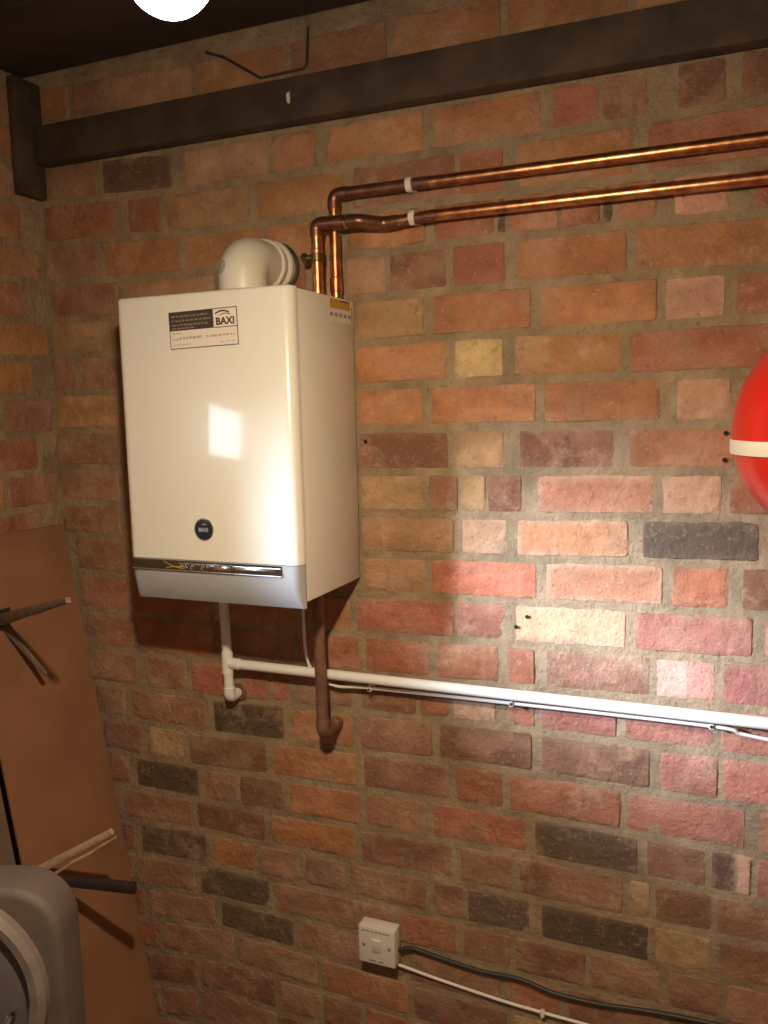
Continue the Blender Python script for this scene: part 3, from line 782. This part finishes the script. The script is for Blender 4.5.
bm = bmesh.new(); box(bm, mx - .018, mx - .002, -.0405, -.038, w0 + .0065, w0 + .010, .0004, 1); box(bm, mx + .004, mx + .016, -.0405, -.038, w0 + .0065, w0 + .010, .0004, 1); part('flex_outlet', bm, M['ink_soft'], fp)
bm = bmesh.new()
for i in range(7): box(bm, mx - .033 + i * .0095, mx - .0265 + i * .0095, -.0405, -.0398, w1 - .0115, w1 - .0085)
part('printed_mark', bm, M['ink_soft'], fp, smooth=False, label='faded printed line')

# ------------------------------------------------------------------ expansion vessel
tx, ty, tz, tr = .722, -.178, Z0 - .535, .152
tank = thing('expansion_vessel', 'round red expansion vessel with a cream strap on the brick wall', 'tank', (tx, ty, tz - tr))
bm = bmesh.new()
prof = [(0, -tr * 1.03)]
for a in range(-84, 85, 4):
    t = math.radians(a); c = math.cos(t); s = math.sin(t)
    prof.append((tr * abs(c) ** .92, tr * 1.03 * (abs(s) ** .96) * (1 if s > 0 else -1)))
prof.append((0, tr * 1.03))
lathe(bm, prof, (tx, ty, tz), seg=64)
part('vessel_body', bm, M['red'], tank)
bm = bmesh.new(); sz_ = -.0225
lathe(bm, [(.1505, sz_ - .0108), (.1532, sz_ - .0108), (.154, sz_ - .009), (.154, sz_ + .009), (.1532, sz_ + .0108), (.1505, sz_ + .0108)], (tx, ty, tz), seg=64)
st = part('strap', bm, M['strap'], tank, label='cream band round the middle')
bm = bmesh.new(); lathe(bm, [(.020, -tr * 1.03 + .004), (.018, -tr * 1.03 - .01), (.011, -tr * 1.03 - .012), (.011, -tr * 1.03 - .04), (0, -tr * 1.03 - .04)], (tx, ty, tz), seg=24)
part('connector', bm, M['brass'], tank)
bm = bmesh.new(); box(bm, tx - .02, tx + .02, -.0285, -.0052, tz - .07, tz + .03, .001, 1)
part('wall_bracket', bm, M['strap'], tank)

# ------------------------------------------------------------------ leaning boards and what is fixed to them
BS = .158
def bx(z, off=0): return -.921 + off + (-.746 - (z - Z0)) * BS        # X of the board face at height z
def leaning(name, y0, y1, ztop, off, material, label):
    zt, zb = Z0 + ztop, .002
    th = .006
    bm = bmesh.new(); v = []
    for y in (y0, y1):
        for z in (zb, zt):
            for dx in (0, -th): v.append(bm.verts.new((bx(z, off) + dx, y, z)))
    bmesh.ops.convex_hull(bm, input=v)
    bmesh.ops.bevel(bm, geom=bm.edges[:], offset=.0012, segments=1, affect='EDGES')
    return solo(name, bm, material, (bx(zb, off), (y0 + y1) / 2, zb), label, 'board', smooth=False)
leaning('hardboard_sheet', -.337, -.036, -.746, 0, M['board'], 'tall brown sheet of hardboard leaning in the corner against the left brick wall')
leaning('hardboard_sheet', -.85, -.352, -.76, -.002, M['board2'], 'greyer sheet of board at the left edge, standing beside the brown sheet')

def bar(bm, a, b, w0_, h0, w1_, h1, n=7, wob=.0, seed=0):
    a = Vector(a); b = Vector(b); d = (b - a).normalized()
    s = d.cross(Vector((0, 0, 1))).normalized(); u = s.cross(d)
    rings = []
    for i in range(n):
        t = i / (n - 1); c = a.lerp(b, t) + (s + u) * wob * noise.noise(Vector((t * 4, seed, 0)))
        w = w0_ + (w1_ - w0_) * t; h = h0 + (h1 - h0) * t
        w *= 1 + .3 * (wob > 0) * noise.noise(Vector((t * 9, seed, 4)))
        rings.append([bm.verts.new(c + s * w * x + u * h * y) for x, y in ((-.5, -.35), (-.35, -.5), (.35, -.5), (.5, -.35), (.5, .35), (.35, .5), (-.35, .5), (-.5, .35))])
    for p, q in zip(rings, rings[1:]):
        for k in range(8): bm.faces.new((p[k], p[(k + 1) % 8], q[(k + 1) % 8], q[k]))
    bm.faces.new(rings[0]); bm.faces.new(rings[-1][::-1])
    bmesh.ops.recalc_face_normals(bm, faces=bm.faces[:])

hk = thing('hook_bracket', 'grey forked bracket sticking out of the brown board, higher of the two', 'bracket', (bx(Z0 - .925), -.272, Z0 - .925))
bm = bmesh.new(); bar(bm, (bx(Z0 - .925) - .0, -.272, Z0 - .925), (-.533, -.444, Z0 - .818), .012, .026, .010, .011, 8, .002, 2)
part('arm', bm, M['greybar'], hk)
bm = bmesh.new(); bar(bm, (bx(Z0 - .93), -.268, Z0 - .932), (-.811, -.234, Z0 - 1.049), .009, .016, .008, .009, 6, .001, 4)
part('prong', bm, M['greybar'], hk)
bm = bmesh.new(); box(bm, bx(Z0 - .93) + .001, bx(Z0 - .93) + .006, -.295, -.25, Z0 - .955, Z0 - .90, .001, 1, rot=Matrix.Rotation(math.atan(BS), 3, 'Y'), piv=(bx(Z0 - .93), -.27, Z0 - .93))
part('plate', bm, M['bar'], hk)
hk = thing('hook_bracket', 'bracket with a pale split wood arm and black bar, lower on the brown board', 'bracket', (bx(Z0 - 1.479), -.304, Z0 - 1.479))
bxx = bx(Z0 - 1.479)
bm = bmesh.new(); bar(bm, (bxx + .001, -.304, Z0 - 1.486), (-.5805, -.260, Z0 - 1.4873), .014, .020, .014, .024, 6)
part('metal_arm', bm, M['bar'], hk, label='black bar')
WT = Vector(PALE_TIP)
bm = bmesh.new(); bar(bm, (bxx + .001, -.306, Z0 - 1.468), WT, .012, .017, .010, .013, 9, .003, 7)
wa = part('wood_arm', bm, M['split'], hk, label='pale split wood arm')
bm = bmesh.new(); bar(bm, Vector((bxx + .03, -.300, Z0 - 1.478)), WT + Vector((0, .012, -.018)), .006, .006, .004, .005, 9, .003, 17)
part('splinter', bm, M['split'], wa)

# ------------------------------------------------------------------ round-lidded tub in the near left corner
TC = Vector(TUB_C); yaw = math.radians(TUB_YAW)
RZ = Matrix.Rotation(yaw, 3, 'Z')
def local(bm, vs=None): bmesh.ops.transform(bm, verts=vs or bm.verts, matrix=Matrix.Translation((TC.x, TC.y, 0)) @ RZ.to_4x4())
tub = thing('storage_drum', 'dusty grey plastic drum housing with a raised round rim, at the lower left corner', 'drum', (TC.x, TC.y, 0))
hw, hd, zt_ = .182, .040, TC.z + .158
bm = bmesh.new()
n = 12; pts = [(-hw, 0.001), (hw, 0.001)]
r_ = .075
for k in range(n + 1):
    t = math.pi / 2 * k / n; pts.append((hw - r_ + r_ * math.cos(t), zt_ - r_ + r_ * math.sin(t)))
for k in range(n + 1):
    t = math.pi / 2 + math.pi / 2 * k / n; pts.append((-hw + r_ + r_ * math.cos(t), zt_ - r_ + r_ * math.sin(t)))
fr = [bm.verts.new((x, -hd, z)) for x, z in pts]; bk = [bm.verts.new((x, hd, z)) for x, z in pts]
ff = bm.faces.new(fr); fb = bm.faces.new(bk[::-1])
for i in range(len(pts)):
    j = (i + 1) % len(pts); bm.faces.new((fr[j], fr[i], bk[i], bk[j]))
bmesh.ops.recalc_face_normals(bm, faces=bm.faces[:])
bmesh.ops.bevel(bm, geom=[e for e in bm.edges if ff in e.link_faces or fb in e.link_faces], offset=.014, segments=5, affect='EDGES', profile=.5)
local(bm); part('housing', bm, M['tub'], tub)
bm = bmesh.new(); lathe(bm, [(.162, -.002), (.161, .012), (.152, .020), (.140, .019), (.134, .010), (.132, -.002)], (0, -hd, TC.z), (0, -1, 0), 64)
local(bm); rim = part('rim', bm, M['tub2'], tub, label='scuffed raised round rim')
bm = bmesh.new(); lathe(bm, [(.133, .002), (.11, .009), (.06, .016), (0, .018)], (0, -hd, TC.z), (0, -1, 0), 64)
local(bm); lid = part('lid', bm, M['glass_dull'], tub)
bm = bmesh.new(); box(bm, .100, .110, -hd - .030, -hd - .006, TC.z - .050, TC.z - .018, .005, 3, rot=Matrix.Rotation(math.radians(28), 3, 'Y'), piv=(.105, -hd, TC.z - .034))  # chrome piece added as the bright highlight on the lid
local(bm); part('lid_glint', bm, M['chrome'], lid, label='small chrome piece standing in for a highlight on the lid')

# ------------------------------------------------------------------ daylight through the window
w = bpy.data.worlds.new('sky'); scene.world = w; w.use_nodes = True
bg = w.node_tree.nodes['Background']; bg.inputs[0].default_value = (.72, .85, 1, 1); bg.inputs[1].default_value = SKY
L = bpy.data.lights.new('daylight_beam', 'AREA'); L.shape = 'DISK'; L.size = BEAM_SIZE; L.energy = BEAM_W; L.color = BEAM_COL; L.spread = math.radians(BEAM_SPREAD)
lo_ = bpy.data.objects.new('daylight_beam', L); col.objects.link(lo_)
lo_.location = BEAM_POS
lo_.rotation_euler = (Vector(BEAM_AIM) - Vector(BEAM_POS)).to_track_quat('-Z', 'Y').to_euler()

# ------------------------------------------------------------------ camera
cd = bpy.data.cameras.new('camera'); cam = bpy.data.objects.new('camera', cd); col.objects.link(cam)
R = Matrix(((0.92198325, 0.38652072, -0.02342278), (0.02605131, -0.12226489, -0.99215555), (-0.38635246, 0.9141406, -0.12279555)))
rot = Matrix((R[0], -Vector(R[1]), -Vector(R[2]))).transposed()
cam.matrix_world = Matrix.Translation((.58872614, -1.61867607, Z0 - .48346828)) @ rot.to_4x4()
cd.sensor_fit = 'VERTICAL'; cd.sensor_height = 36; cd.lens = 854.690598 / 1024 * 36; cd.clip_start = .02
scene.camera = cam
scene.view_settings.view_transform = 'Standard'; scene.view_settings.look = 'None'
scene.view_settings.exposure = EXPO; scene.view_settings.gamma = 1; scene.view_settings.use_curve_mapping = False
